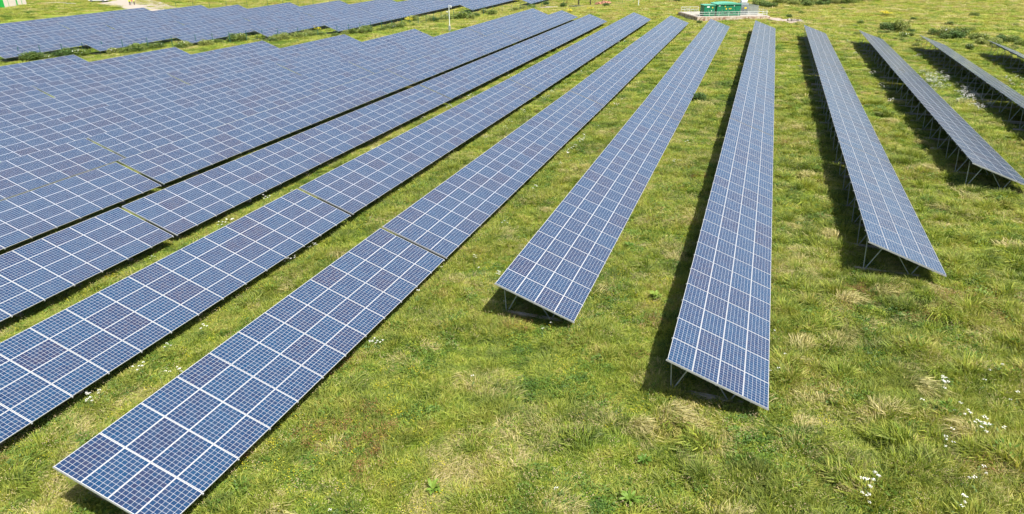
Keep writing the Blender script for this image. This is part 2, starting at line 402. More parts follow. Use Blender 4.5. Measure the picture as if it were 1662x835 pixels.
def herb(name,nb,rad,h,ll,mats,seed=0,tr=(0,.3)):
    random.seed(seed); bl=[]
    for _ in range(nb):
        a=random.uniform(0,6.283); r=rad*math.sqrt(random.random()); zz=h*random.random()*(1-.5*(r/rad)**2)
        p=Vector((r*math.cos(a),r*math.sin(a),zz)); a2=a+random.uniform(-1,1)
        d=Vector((math.cos(a2),math.sin(a2),random.uniform(-.2,.7)))*ll*random.uniform(.6,1.3)
        wd=ll*.27
        bl.append(([p,p+d*.5,p+d],[wd*.3,wd,wd*.1],random.uniform(*tr),random.uniform(*tr),random.random(),0))
    return leafmesh(name,bl,mats)
def lib(name,meshes):
    c=bpy.data.collections.new(name)
    for i,me in enumerate(meshes):
        o=bpy.data.objects.new(f'{name}_{i:02d}',me); c.objects.link(o)
    return c
def scatter(name,pts,rot,scl,idx,collection,label_kind='stuff'):
    me=bpy.data.meshes.new(name); me.vertices.add(len(pts)); me.vertices.foreach_set('co',np.ascontiguousarray(pts,dtype=np.float32).ravel())
    a=me.attributes.new('rot','FLOAT_VECTOR','POINT'); a.data.foreach_set('vector',np.ascontiguousarray(rot,dtype=np.float32).ravel())
    a=me.attributes.new('scl','FLOAT_VECTOR','POINT'); a.data.foreach_set('vector',np.ascontiguousarray(scl,dtype=np.float32).ravel())
    a=me.attributes.new('idx','INT','POINT'); a.data.foreach_set('value',np.ascontiguousarray(idx,dtype=np.int32))
    me.update(); o=link(name,me)
    ng=bpy.data.node_groups.new(name,'GeometryNodeTree')
    ng.interface.new_socket('Geometry',in_out='INPUT',socket_type='NodeSocketGeometry'); ng.interface.new_socket('Geometry',in_out='OUTPUT',socket_type='NodeSocketGeometry')
    gi=ng.nodes.new('NodeGroupInput'); go=ng.nodes.new('NodeGroupOutput')
    mp=ng.nodes.new('GeometryNodeMeshToPoints'); ip=ng.nodes.new('GeometryNodeInstanceOnPoints'); ci=ng.nodes.new('GeometryNodeCollectionInfo')
    ci.inputs['Collection'].default_value=collection; ci.inputs['Separate Children'].default_value=True; ci.inputs['Reset Children'].default_value=True
    def na(n,t):
        x=ng.nodes.new('GeometryNodeInputNamedAttribute'); x.data_type=t; x.inputs[0].default_value=n
        return [s for s in x.outputs if s.enabled and s.name=='Attribute'][0]
    ip.inputs['Pick Instance'].default_value=True
    L=ng.links.new
    L(gi.outputs[0],mp.inputs[0]); L(mp.outputs[0],ip.inputs['Points']); L(ci.outputs[0],ip.inputs['Instance'])
    L(na('idx','INT'),ip.inputs['Instance Index']); 
    er=ng.nodes.new('FunctionNodeEulerToRotation'); L(na('rot','FLOAT_VECTOR'),er.inputs[0]); L(er.outputs[0],ip.inputs['Rotation'])
    L(na('scl','FLOAT_VECTOR'),ip.inputs['Scale']); L(ip.outputs[0],go.inputs[0])
    md=o.modifiers.new('scatter','NODES'); md.node_group=ng
    tag(o,kind=label_kind); return o
def sample(dens,dmin,dmax,margin=110):
    """random ground points in view (with a margin) between two distances from the camera"""
    xs0,xs1,ys0,ys1=-dmax,dmax*.75,-6,dmax
    n=int(dens*(xs1-xs0)*(ys1-ys0)); x=RNG.uniform(xs0,xs1,n); y=RNG.uniform(ys0,ys1,n)
    z=hground(np.round(x),np.round(y)) if n<1 else None
    d=np.hypot(x,y); k=(d>=dmin)&(d<dmax); x=x[k];y=y[k]
    u,v,dep=project(x,y,2.-HI)
    k=(u>-margin)&(u<1662+margin)&(v>-margin*.5)&(v<835+margin); x=x[k];y=y[k]
    return x,y
def hidden(x,y):
    """True where a left-hand table covers the ground from above and from any nearby view"""
    h=np.zeros(len(x),bool)
    for tx,ty,L in TABLES:
        if tx<-45: h|=(x>tx-2.0)&(x<tx+3.0)&(y>ty+1)&(y<ty+L-1)
        elif tx<-5: h|=(x>tx+.6)&(x<tx+2.9)&(y>ty+2.5)&(y<ty+L-2.5)
    return h
_rs=random.getstate()
T_green=[tuft('tuft',60,.27,.16,1.3,0,.010,[M_grass],(0,.3),s) for s in range(1,5)]
T_tall =[tuft('tuft',46,.26,.33,1.0,.15,.009,[M_grass],(.1,.9),s) for s in range(5,8)]
T_lodge=[tuft('tuft',44,.24,.36,.8,.95,.009,[M_straw],(.2,1),s,.9) for s in range(8,11)]
T_lgreen=[tuft('tuft',48,.26,.34,.9,.8,.010,[M_grass],(.1,.7),s,.9) for s in range(11,13)]
T_herb =[herb('herb',60,.26,.26,.085,[M_herb],20),herb('herb',110,.25,.12,.045,[M_herb],21),herb('herb',80,.22,.20,.06,[M_grass],22)]
T_rust =[herb('herb',70,.16,.45,.035,[M_rust],s) for s in range(24,25)]
ALL=T_green+T_tall+T_lodge+T_lgreen+T_herb+T_rust     # 0-3 green 4-6 tall 7-9 lodged straw 10-11 lodged green 12-14 herb 15 rust
random.setstate(_rs)
C_grass=lib('grass_tufts',ALL)
def grass_band(name,dens,d0,d1,size):
    x,y=sample(dens,d0,d1)
    k=~hidden(x,y); x=x[k];y=y[k]; n=len(x)
    # keep clear of gravel, plinth
    k=np.ones(n,bool)
    for f in CLEAR: k&=~f(x,y)
    x=x[k];y=y[k]; n=len(x)
    z=hsurf(x,y)
    lod=fbm(x/2.0,y/2.0,31,4); tall=fbm(x/2.6,y/2.6,61,4); hb=fbm(x/1.7,y/1.7,91,3); ru=fbm(x/3.,y/3.,131,2)
    r=RNG.random(n)
    rough=np.clip((x+3)/8,0,1)*np.clip((60-y)/30,0,1)
    tall=np.clip(tall+.10*rough,0,1); lod=lod+.045*rough-.03*(1-rough)*(y<40)
    idx=RNG.integers(0,4,n)
    # shelter beside the table edges grows taller
    edge=np.zeros(n,bool); under=np.zeros(n,bool)
    for tx,ty,L in TABLES:
        edge|=(((np.abs(x-(tx+4.15))<.55)|(np.abs(x-(tx-.1))<.4))&(y>ty-.6)&(y<ty+L+.6))
        under|=(x>tx-.2)&(x<tx+4.0)&(y>ty-.1)&(y<ty+L+.1)
    idx=np.where((r<.22+.9*np.clip(tall-.5,0,.4)*2),RNG.integers(4,7,n),idx)
    idx=np.where((lod>.57+.10*(fbm(x/14,y/14,77,2)-.5))&(RNG.random(n)<.62),np.where(RNG.random(n)<.48,RNG.integers(7,10,n),RNG.integers(10,12,n)),idx)
    idx=np.where((hb>.56)&(RNG.random(n)<.55),RNG.integers(12,15,n),idx)
    idx=np.where((ru>.74)&(RNG.random(n)<.25),15,idx)
    idx=np.where(edge&(RNG.random(n)<.6),RNG.choice([4,5,6,12,13,14],n),idx)
    ang=fbm(x/4.,y/4.,201,2)*16.+RNG.normal(0,.55,n)
    rz=np.where((idx>=4)&(idx<12),ang,RNG.uniform(0,6.283,n))
    hs=size*RNG.uniform(.75,1.35,n)*(.35+1.5*np.clip(tall-.15,0,1))*(1+.25*rough)
    hs=np.where(edge,np.where(x<-24,hs*.75,hs*1.25),hs)
    hs=np.where(under,np.minimum(hs,.95),hs)
    sx=size*RNG.uniform(.85,1.25,n)
    hgt=np.minimum(hs,1.5) if size<2 else np.minimum(hs*.55,1.5)
    hgt=np.where(under,np.minimum(hgt,.9),hgt)
    rot=np.stack([np.zeros(n),np.zeros(n),rz],-1); scl=np.stack([sx,sx,hgt],-1)
    scatter(name,np.stack([x,y,z],-1),rot,scl,idx,C_grass)
    print(name,n)
    return x,y,z
# clear areas: gravel tracks and the substation plinth
def in_poly(px,py,poly):
    c=np.zeros(len(px),bool); j=len(poly)-1
    for i in range(len(poly)):
        xi,yi=poly[i];xj,yj=poly[j]
        k=((yi>py)!=(yj>py))&(px<(xj-xi)*(py-yi)/((yj-yi) or 1e-9)+xi); c^=k; j=i
    return c
def gpoly(pix): return [G(u,v)[:2] for u,v in pix]
TRACK=gpoly([(262,17),(235,11.5),(218,6),(214,-6),(196,-6),(190,1),(172,4.5),(158,5.5),(160,8),(180,6.5),(189,9),(197,14),(215,19),(262,21),(300,20),(300,16)])
TRACK2=gpoly([(66,5.2),(90,4.4),(122,6.2),(126,7.6),(95,6.2),(68,6.2)])
TRACK3=gpoly([(1246,29),(1280,31.5),(1302,34),(1306,37),(1285,38),(1262,34.5),(1245,33)])
STRIP=gpoly([(876,12.6),(905,10.8),(905,12.4),(877,14.2)])
PO=Vector(G(1131,35)[:2]); PAN=R(27)
CLEAR=[lambda x,y,p=p: in_poly(x,y,p) for p in (TRACK,TRACK2,TRACK3,STRIP)]
def plinth_clear(x,y):
    dx=x-PO.x;dy=y-PO.y;c,s=math.cos(PAN),math.sin(PAN); a=c*dx+s*dy;b=-s*dx+c*dy
    return (a>-.3)&(a<17.1)&(b>-.3)&(b<12.3)
CLEAR.append(plinth_clear)
grass_band('near_grass',40,9,38,1.0)
def tussocks(name):
    cx,cy=sample(.55,9,85); k=~hidden(cx,cy)
    rough=np.clip((cx+6)/10,0.12,1)*np.clip((95-cy)/45,.3,1)
    k&=(RNG.random(len(cx))<rough*(.25+1.3*(fbm(cx/5,cy/5,401,2)))); cx=cx[k];cy=cy[k]
    m=9; n=len(cx)*m; rr=RNG.uniform(.0,.42,n); aa=RNG.uniform(0,6.283,n)
    x=np.repeat(cx,m)+rr*np.cos(aa)*1.3; y=np.repeat(cy,m)+rr*np.sin(aa)
    kind=np.repeat(RNG.choice([0,0,0,1,2,2,2,3],len(cx)),m)
    idx=np.select([kind==0,kind==1,kind==2],[RNG.integers(4,7,n),RNG.integers(7,10,n),RNG.integers(10,12,n)],RNG.choice([12,14,4],n))
    lay=np.repeat(RNG.uniform(0,6.283,len(cx)),m)+RNG.normal(0,.28,n)
    s_=np.repeat(RNG.uniform(.95,1.5,len(cx))*(1+.25*np.clip((cx+2)/8,0,1)),m); u=np.zeros(n,bool)
    for tx,ty,L in TABLES: u|=(x>tx-.5)&(x<tx+4.3)&(y>ty-.5)&(y<ty+L+.3)
    k=~u; x,y,idx,lay,s_,rr=x[k],y[k],idx[k],lay[k],s_[k],rr[k]
    z=hsurf(x,y)+.10*(1-rr/.42)
    scatter(name,np.stack([x,y,z],-1),np.stack([x*0,x*0,lay],-1),np.stack([s_*.95,s_*.95,s_*(1.25-.6*rr)],-1),idx,C_grass)
tussocks('tussock_grass')
grass_band('middle_grass',16,38,75,1.3)
grass_band('far_grass',3.6,75,135,2.0)
grass_band('distant_grass',1.1,135,300,3.0)
# buttercups and clover heads: tiny flowers too many to count
def dots(name,mat_,dens,d1,thr,seed,rad,hh):
    mb=MB(); random.seed(seed)
    for i in range(9):
        a=random.uniform(0,6.28); r=.28*random.random(); c=Vector((r*math.cos(a),r*math.sin(a),hh*random.uniform(.7,1.1)))
        vs=[c]+[c+Vector((math.cos(t)*rad,math.sin(t)*rad,.012+random.uniform(-.01,.01))) for t in [k*6.283/6 for k in range(6)]]
        mb.add(vs,[(0,1+k,1+(k+1)%6) for k in range(6)])
    c=lib(name+'_lib',[mb.mesh(name,mat_)])
    x,y=sample(dens,9,d1); nn=fbm(x/4,y/4,seed,2); k=(nn>thr)&~hidden(x,y); x=x[k];y=y[k];n=len(x)
    scatter(name,np.stack([x,y,hsurf(x,y)],-1),np.stack([np.zeros(n),np.zeros(n),RNG.uniform(0,6,n)],-1),np.ones((n,3)),np.zeros(n,int),c)
dots('buttercups',M_yel,1.6,60,.56,301,.012,.24)
M_seed=simple('seed_heads',(.42,.34,.20),.2,.8)
dots('grass_seed_heads',M_seed,3.0,70,.5,317,.014,.36)

# ------------------------------------------------------------------ flowering plants and bushes
def umbel_mesh(seed,heads):
    random.seed(seed); mb=MB()
    for i in range(heads):
        b=Vector((random.gauss(0,.05),random.gauss(0,.05),0)); t=Vector((random.gauss(0,.16),random.gauss(0,.16),random.uniform(.5,.78)))
        mb.tube(b,t,.006,.004,5,0)
        rr=random.uniform(.05,.085)
        for k in range(14):
            a=random.uniform(0,6.28); r=rr*math.sqrt(random.random()); c=t+Vector((r*math.cos(a),r*math.sin(a),.03-r*r*3))
            q=.015; n=5
            vs=[c+Vector((0,0,.008))]+[c+Vector((math.cos(v)*q,math.sin(v)*q,0)) for v in [j*6.283/n for j in range(n)]]
            mb.add(vs,[(0,1+j,1+(j+1)%n) for j in range(n)],1)
    for k in range(9):
        a=random.uniform(0,6.28); p=Vector((0,0,random.uniform(.08,.4))); d=Vector((math.cos(a),math.sin(a),.2))*.16; s=Vector((-math.sin(a),math.cos(a),0))*.03
        mb.add([p,p+d*.5-s,p+d,p+d*.5+s],[(0,1,2,3)],0)
    me=mb.mesh('white_umbel_plant',[M_herbs,M_white]); return me
M_herbs=simple('flower_stem_green',(.09,.15,.04),.2,.7)
UM=[umbel_mesh(40,4),umbel_mesh(41,7),umbel_mesh(42,5),umbel_mesh(43,1)]
def flowers(pix,label,group,kinds=(0,1,2),spread=0.,num=1,sc_=(.7,1.0)):
    for (u,v) in pix:
        x,y,_=G(u,v,.4)
        for j in range(num):
            xx=x+random.gauss(0,spread); yy=y+random.gauss(0,spread)
            if any(tx-.2<xx<tx+4.1 and ty-.3<yy<ty+L+.2 for tx,ty,L in TABLES):
                if not any(tx+.1<x<tx+3.7 and ty<y<ty+L for tx,ty,L in TABLES): xx,yy=x,y
                else: continue
            o=link('white_umbel_plant',UM[random.choice(kinds)]); o.location=(xx,yy,float(hsurf(xx,yy))-.02)
            o.rotation_euler=(random.gauss(0,.1),random.gauss(0,.1),random.uniform(0,6.28)); s=random.uniform(*sc_); o.scale=(s,s,s)
            tag(o,label,'flower',group)
S=.4011
near=[(775,405),(808,425),(750,415),(880,462),(855,495),(900,490),(920,467),(955,487),(735,507),(737,525),(743,542),(770,545),(755,575),(650,390),(722,300),(725,313)]
flowers([(1240+a*S,500+b*S) for a,b in near],'white umbel flowers in the open grass at the lower right','white flowers in the lower right grass',(3,0,3))
near=[(865,630),(875,662),(820,712),(855,728),(435,720),(405,738),(400,765),(790,780),(780,822)]
flowers([(1240+a*S,500+b*S) for a,b in near],'white umbel flowers along the bottom right edge of the grass','white flowers at the bottom right edge',(3,0,3))
near=[(1030,355),(1008,372),(890,320),(940,245),(930,260)]
flowers([(1240+a*S,500+b*S) for a,b in near],'white flower in the grass near the right edge of the picture','white flowers near the right edge',(3,))
flowers([(1260,541),(1275,585),(1262,604),(1251,609)],'white flower close beside the low edge of the near-vertical row','white flowers beside the near-vertical row',(3,))
flowers([(140,648),(150,652),(158,640),(163,636),(145,640)],'white umbel flowers between the two frontmost rows at lower left','white flowers between the lower left rows',(3,0))
flowers([(460,428),(470,424),(478,420),(486,412),(500,403),(512,399),(237,571),(246,567),(268,569),(285,604)],'white umbel flowers along the low edge of the third row left','white flowers beside the third row left',(0,1,3))
flowers([(641,305),(648,309),(560,356),(372,362),(378,358),(220,318),(236,311),(243,306),(232,309)],'white umbel flowers in the gap between the long left rows','white flowers between the left rows',(0,1,3))
flowers([(675,482),(718,434),(780,443),(820,495),(770,618),(915,800),(546,820),(596,560),(612,557)],'single white flower in the open grass of the middle foreground','single white flowers in the middle foreground',(3,))
flowers([(803,450),(808,447),(890,528),(882,541)],'white flower beside the near end of the short central row','white flowers by the central row end',(3,0))
cl=[(1502,118),(1510,124),(1518,122),(1525,130),(1530,137),(1522,143),(1516,132),(1534,127),(1508,133)]
flowers(cl,'white umbel flowers in the patch left of the third row right','white flower patch among the right rows, upper',(0,1,1,2),.6,8)
cl=[(1562,150),(1572,147),(1580,152),(1590,157),(1600,163),(1606,170),(1598,175),(1575,158),(1566,163)]
flowers(cl,'white umbel flowers in the shade edge under the third row right','white flower patch among the right rows, lower',(0,1,1,2),.6,9)
cl=[(1393,88),(1400,93),(1414,119),(1420,138),(1430,144),(1485,93),(1495,90),(1445,168),(1295,110),(1378,70),(1640,132),(1650,138),(1655,130),(1630,125)]
flowers(cl,'white umbel flowers scattered in the grass of the upper right rows','white flowers scattered among the upper right rows',(0,1),.4,2)
cl=[(1010,66),(1016,68),(1005,70),(978,88),(1072,88),(1108,230),(865,305),(1105,262)]
flowers(cl,'white umbel flowers in the grass between the far central rows','white flowers between the far central rows',(0,1),.3,1)

for tx,nm in ((-26.65,'third'),(-34.8,'fourth'),(-18.35,'second')):
    for _ in range(16):
        yy=random.uniform(14,95)+(8 if tx>-20 else 0); yy=14+(yy-14)**1.0; xx=tx+random.uniform(4.25,5.0); xx,yy=xx,yy
        o=link('white_umbel_plant',UM[random.choice((0,2,3))]); o.location=(xx,yy,float(hsurf(xx,yy))-.02); o.rotation_euler=(random.gauss(0,.1),random.gauss(0,.1),random.uniform(0,6.28)); q=random.uniform(.6,1.0); o.scale=(q,q,q)
        tag(o,f'small white umbel plant along the low edge of the {nm} row left','flower',f'weeds along the low edge of the {nm} row left')
def bush_mesh(seed,rx,ry,h,n,ll,mats,flower=0):
    random.seed(seed); bl=[]
    lobes=[(Vector((random.uniform(-.55,.55)*rx,random.uniform(-.55,.55)*ry,random.uniform(.3,.62)*h)),random.uniform(.38,.6)) for _ in range(9)]
    for _ in range(n):
        c,s=random.choice(lobes); d=Vector((random.gauss(0,1),random.gauss(0,1),random.gauss(0,1))).normalized()*random.uniform(.72,1.08)
        p=c+Vector((d.x*rx*s,d.y*ry*s,d.z*h*s*.8))
        if p.z<0: p.z=random.uniform(0,.2)
        a=random.uniform(0,6.28); e=Vector((math.cos(a),math.sin(a),random.uniform(-.5,.8)))*ll*random.uniform(.6,1.3)
        m=1 if (flower and p.z>h*.45 and random.random()<flower) else 0
        bl.append(([p,p+e*.5,p+e],[ll*.15,ll*.34,ll*.05],0,random.random()*.5,random.random(),m))
    for _ in range(14):
        a=random.uniform(0,6.28); p=Vector((math.cos(a)*rx*.15,math.sin(a)*ry*.15,-.05)); e=Vector((math.cos(a)*rx*.6,math.sin(a)*ry*.6,h*random.uniform(.6,1.05)))
        bl.append(([p,(p+e)*.5+Vector((0,0,.15*h)),e],[.03,.02,.008],0,0,.3,2))
    return leafmesh('bush',bl,mats)
BM=[M_bush,M_white,M_stem]; BD=[M_dbush,M_white,M_stem]; BY=[M_bush,M_yel,M_stem]
BU=[bush_mesh(50+i,1.5,1.3,1.35,1500,.17,BM,.03 if i%2 else 0) for i in range(4)]
BDK=[bush_mesh(60+i,1.5,1.3,1.35,1500,.17,BD) for i in range(3)]
BYL=[bush_mesh(70,1.2,1.0,1.0,900,.12,BY,.75)]
BSM=[bush_mesh(80,.8,.8,.9,900,.11,BM)]
def bush(x,y,me,s,label,group=None,name='bush',hs=None):
    o=link(name,me); o.location=(x,y,float(hsurf(x,y))-.05); o.rotation_euler=(0,0,random.uniform(0,6.28)); o.scale=(s*random.uniform(.85,1.2),s*random.uniform(.85,1.2),(hs or s)*random.uniform(.8,1.2))
    return tag(o,label,'bush',group)
def polywalk(pts,step):
    P=[Vector(G(u,v)[:2]) for u,v in pts]; out=[]
    for a,b in zip(P,P[1:]):
        n=max(1,int((b-a).length/step)); out+=[a+(b-a)*i/n for i in range(n)]
    return out
def intable(x,y,m=.5): return any(tx-1.2-m<x<tx+4+m and ty-m<y<ty+L+m for tx,ty,L in TABLES)
def strip(pts,step,jit,meshes,sz,label,group,reps=1):
    for p in polywalk(pts,step):
        for _ in range(reps):
            x=p.x+random.gauss(0,jit); y=p.y+random.gauss(0,jit)
            if intable(x,y): continue
            bush(x,y,random.choice(meshes),random.uniform(*sz),label,group,'bramble_bush')
strip([(-40,110),(0,101),(30,98),(70,97),(118,90)],1.9,1.1,BU+BDK[:1],(.75,1.2),'green bramble bush at the left end of the strip between the fields','bramble bushes, left end of the strip',3)
strip([(130,91),(165,88),(200,87),(240,81),(275,76)],1.9,.8,BU+BDK[:1],(.65,1.05),'green bramble bush in the strip behind the eleventh row left','bramble bushes behind the eleventh row',3)
strip([(300,78),(330,74),(370,69),(415,65)],1.9,.8,BU+BDK[:1],(.6,1.05),'green bramble bush in the strip behind the tenth row left','bramble bushes behind the tenth row',3)
strip([(440,67),(480,62),(520,57),(550,53)],1.9,.8,BU,(.55,.95),'green bramble bush in the strip behind the ninth row left','bramble bushes behind the ninth row',3)
strip([(565,58),(600,53),(630,49),(660,43)],1.9,1.2,BU,(.5,.95),'green bramble bush in the strip behind the eighth row left','bramble bushes behind the eighth row',3)
strip([(668,34),(700,35),(740,32),(765,28),(800,24)],2.6,1.2,BU+BDK[:1],(.7,1.2),'green bush around the white camera pole','bushes around the camera pole',2)
strip([(806,22),(840,18),(870,9)],3.2,1.2,BU,(.5,.8),'green bush near the fence left of the timber posts','bushes left of the timber posts',1)
strip([(1238,10),(1260,7),(1300,6),(1330,4),(1350,8),(1400,4)],3.2,3.0,BDK+BU[:2],(.8,1.4),'dark green scrub bush behind the substation on the right','scrub bushes right of the substation',3)
for i,(u,v,s,lab) in enumerate([(1440,50,1.0,'dark green low bush, leftmost of those beyond the right rows'),(1452,52,1.3,'dark green bush beyond the right rows, second from left'),(1465,53,1.25,'dark green bush beyond the right rows, third from left'),(1478,54,.8,'small dark green bush just left of the third row right'),
    (1518,58,.8,'small dark green bush just beyond the third row right'),(1532,61,.9,'dark green bush beyond the third row right, middle one'),(1548,63,1.35,'large dark green bush beyond the third row right'),(1556,62,1.2,'dark green bush at the right end of the clump beyond row three'),
    (1580,66,.9,'pale green bush between the third and fourth right rows'),(1593,67,1.0,'dark green bush left of the far end of the last right row'),(1626,70,.9,'dark green bush beyond the last right row'),(1645,71,.8,'dark green bush at the right picture edge')]):
    x,y,_=G(u,v); bush(x,y,random.choice(BDK+BDK+BU),s*1.0,lab,hs=s*random.uniform(.9,1.4))
for u,v,s,lab in [(1133,162,.75,'small round green shrub between the central row and the near-vertical row'),(1282,29,.6,'small dark shrub above the pale rubble strip'),(1134,38,.55,'small dark shrub at the near corner of the brick plinth'),(1100,3,.8,'small bush on the fence line left of the substation'),
    (885,9,.8,'low green bush at the fence beside the pale strip'),(914,12,1.0,'broad green bush left of the timber posts'),(985,11,.9,'green bush right of the timber posts'),(1420,76,.5,'small bush by the far end of the second row right')]:
    x,y,_=G(u,v); bush(x,y,random.choice(BSM+BDK[:1]),s,lab,name='shrub')
for u,v,s,lab in [(664,36,1.0,'bright yellow flowering bush under the row beyond the brambles'),(514,51,1.1,'bright yellow flowering bush beside the eighth left row end'),(1438,26,1.2,'low yellow flowering patch in the meadow at top right'),(1310,3,1.0,'yellow flowering bush in the scrub behind the substation'),(925,21,.9,'yellow flowering bush beyond the fifth left row'),(958,16,.8,'yellow flowering bush in front of the timber posts'),(1103,26,.8,'yellow flowering bush left of the brick plinth')]:
    x,y,_=G(u,v); bush(x,y,BYL[0],s,lab,name='flowering_bush')
for i in range(46):
    x,y,_=G(random.uniform(1415,1662),random.uniform(50,82)) if i<30 else G(random.uniform(1240,1662),random.uniform(12,60))
    if intable(x,y,.2): continue
    s=random.uniform(.35,.8); bush(x,y,random.choice(BSM+BU+BDK[:1]),s,'low scrubby weed clump in the meadow beyond the right-hand rows','weed clumps beyond the right rows','weed_clump')
# broad-leaved docks
def dock_mesh(seed):
    random.seed(seed); bl=[]
    for i in range(26):
        a=random.uniform(0,6.28); l=random.uniform(.25,.48); p=Vector((0,0,.02)); e=Vector((math.cos(a)*l,math.sin(a)*l,random.uniform(.1,.35)))
        bl.append(([p,e*.45+Vector((0,0,.1)),e*.8+Vector((0,0,.06)),e],[.01,.055,.05,.008],0,.1,random.uniform(.6,1),0))
    return leafmesh('dock_plant',bl,[M_herb])
DK=[dock_mesh(90),dock_mesh(91)]
for u,v,lab in [(1066,489,'bright green broad-leaved dock plant left of the near-vertical row'),(1020,404,'bright green leafy plant beside the central row, small'),(704,802,'bright green dock plant near the bottom edge, left of centre'),(1022,818,'bright green leafy plant at the bottom edge, right of centre'),(1045,752,'pale green leafy plant in the lower foreground below the near-vertical row'),(868,308,'bright green leafy plants beside the low edge of a left row'),(1062,486,'small leafy plant touching the dock left of the near-vertical row')]:
    x,y,_=G(u,v); o=link('dock_plant',random.choice(DK)); o.location=(x,y,float(hsurf(x,y))+.12); s=random.uniform(.6,.85); o.scale=(s,s,s); o.rotation_euler=(0,0,random.uniform(0,6)); tag(o,lab,'plant')

# ------------------------------------------------------------------ tracks
M_gravel=simple('pale_gravel',(.33,.29,.24),.12,.95,.1,0,1.2,.3)
def sheet(name,poly,mat_,dz=.10):
    me=bpy.data.meshes.new(name); bm=bmesh.new(); bm.faces.new([bm.verts.new((x,y,0)) for x,y in poly])
    bmesh.ops.triangulate(bm,faces=bm.faces); 
    for _ in range(3): bmesh.ops.subdivide_edges(bm,edges=[e for e in bm.edges if e.calc_length()>1.5],cuts=1,use_grid_fill=True)
    bmesh.ops.triangulate(bm,faces=bm.faces)
    for v in bm.verts: v.co.z=float(hsurf(v.co.x,v.co.y))+dz
    bmesh.ops.recalc_face_normals(bm,faces=bm.faces); bm.to_mesh(me); bm.free(); me.materials.append(mat_); return tag(link(name,me),kind='structure')
sheet('gravel_track',TRACK,M_gravel); sheet('gravel_path',TRACK2,M_gravel); sheet('gravel_strip',STRIP,M_gravel)
sheet('rubble_path',TRACK3,simple('pinkish_rubble',(.34,.28,.24),.25,.95,.1,0,1.5,.3))

# ------------------------------------------------------------------ substation
M_green=simple('green_painted_steel',(.012,.17,.085),.08,.4,.4)
M_gtop=simple('pale_green_roof',(.10,.36,.24),.08,.5,.4)
M_sign=simple('white_sign',(.75,.75,.70),.03,.5); M_ysign=simple('yellow_sign',(.75,.55,.03),.03,.5)
M_dark=simple('dark_vent',(.01,.04,.03),.1,.7)
M_rail=simple('white_rail_paint',(.68,.72,.68),.05,.4)
def brick():
    m,nt,b=mat('mixed_stone_wall',.9,.1); tc=N(nt,'ShaderNodeTexCoord'); v=N(nt,'ShaderNodeTexVoronoi'); v.inputs['Scale'].default_value=2.6
    nt.links.new(tc.outputs['Object'],v.inputs['Vector']); sp=N(nt,'ShaderNodeSeparateColor'); nt.links.new(v.outputs['Color'],sp.inputs[0])
    c=RAMP(nt,sp.outputs[0],[(0,(.22,.12,.085)),(.35,(.40,.30,.23)),(.7,(.52,.46,.38)),(1,(.30,.16,.12))]); nt.links.new(c,b.inputs['Base Color']); return m
M_brick=brick()
PH=.75; pz=float(hground(-8,170))
sub=empty('substation_plinth',(PO.x,PO.y,pz),(0,0,PAN)); tag(sub,'low brick and stone plinth carrying the green substation cabinets','platform')
mb=MB(); mb.box((8.4,6.0,PH/2-.6),(16.8,12,PH+1.2)); mb.build('plinth_wall',M_brick,sub)
mb=MB(); mb.box((8.4,6.0,PH+.05),(16.4,11.6,.10)); mb.build('slab',M_conc,sub)
def subp(a,b,z=PH+.10):
    c,s=math.cos(PAN),math.sin(PAN); return (PO.x+c*a-s*b,PO.y+s*a+c*b,pz+z)
def cabinet(a,b,wd,dp,h,ov,label,name,doors,signs,arch=0.):
    t=empty(name,subp(a,b),(0,0,PAN)); tag(t,label,'cabinet')
    mb=MB(); mb.box((wd/2,dp/2,h/2),(wd,dp,h)); mb.build('body',M_green,t)
    mb=MB()
    n=8; vs=[];fs=[]
    for i in range(n+1):
        x=-ov+(wd+2*ov)*i/n; z=h+.10+arch*(1-(2*i/n-1)**2)
        vs+=[(x,-ov,z),(x,dp+ov,z),(x,-ov,h+.003),(x,dp+ov,h+.003)]
    for i in range(n):
        q=4*i; fs+=[(q,q+4,q+5,q+1),(q+2,q+3,q+7,q+6),(q,q+2,q+6,q+4),(q+1,q+5,q+7,q+3)]
    fs+=[(0,1,3,2),(4*n,4*n+2,4*n+3,4*n+1)]
    mb.add(vs,fs); mb.build('roof',M_gtop,t)
    for i in range(doors):
        x0=wd*i/doors; w_=wd/doors
        mb=MB(); mb.box((x0+w_/2,-.02,h*.48),(w_-.10,.035,h*.86)); d=mb.build('door',M_green,t)
        mb=MB(); mb.box((x0+w_*.85,-.06,h*.5),(.05,.05,.35)); mb.build('handle',M_galv,d)
        mb=MB()
        for k in range(6): mb.box((x0+w_/2,-.042,h*.18+k*.09),(w_*.55,.012,.04))
        mb.build('vent',M_dark,d)
    for (x,z,sw,sh,m_) in signs:
        mb=MB(); mb.box((x,-.05,z),(sw,.02,sh)); mb.build('warning_sign',m_,t)
    return t
cabinet(1.9,1.3,2.5,2.2,2.2,.12,'smaller green steel cabinet with pale roof, left on the plinth','small_cabinet',2,[(.9,1.9,.6,.26,M_sign),(1.9,1.75,.24,.24,M_ysign),(1.7,1.1,.16,.2,M_sign)],.04)
cabinet(4.9,1.4,5.5,3.6,2.35,.18,'large green steel cabinet with pale arched roof, middle of the plinth','large_cabinet',4,[(.5,2.1,.4,.2,M_sign),(1.8,1.95,.2,.2,M_ysign),(2.1,1.45,.26,.28,M_ysign),(2.8,1.5,.2,.22,M_ysign),(3.15,1.5,.2,.22,M_ysign),(3.9,2.05,.24,.16,M_sign)],.25)
tr=empty('transformer',subp(11.3,3.4),(0,0,PAN)); tag(tr,'grey and white transformer with cooling fins inside the wire enclosure','transformer')
mb=MB(); mb.box((.9,.9,1.2),(1.8,1.6,2.4)); mb.build('tank',M_galv,tr)
mb=MB()
for k in range(8): mb.box((.15+k*.21,-.12,1.15),(.04,.4,1.7))
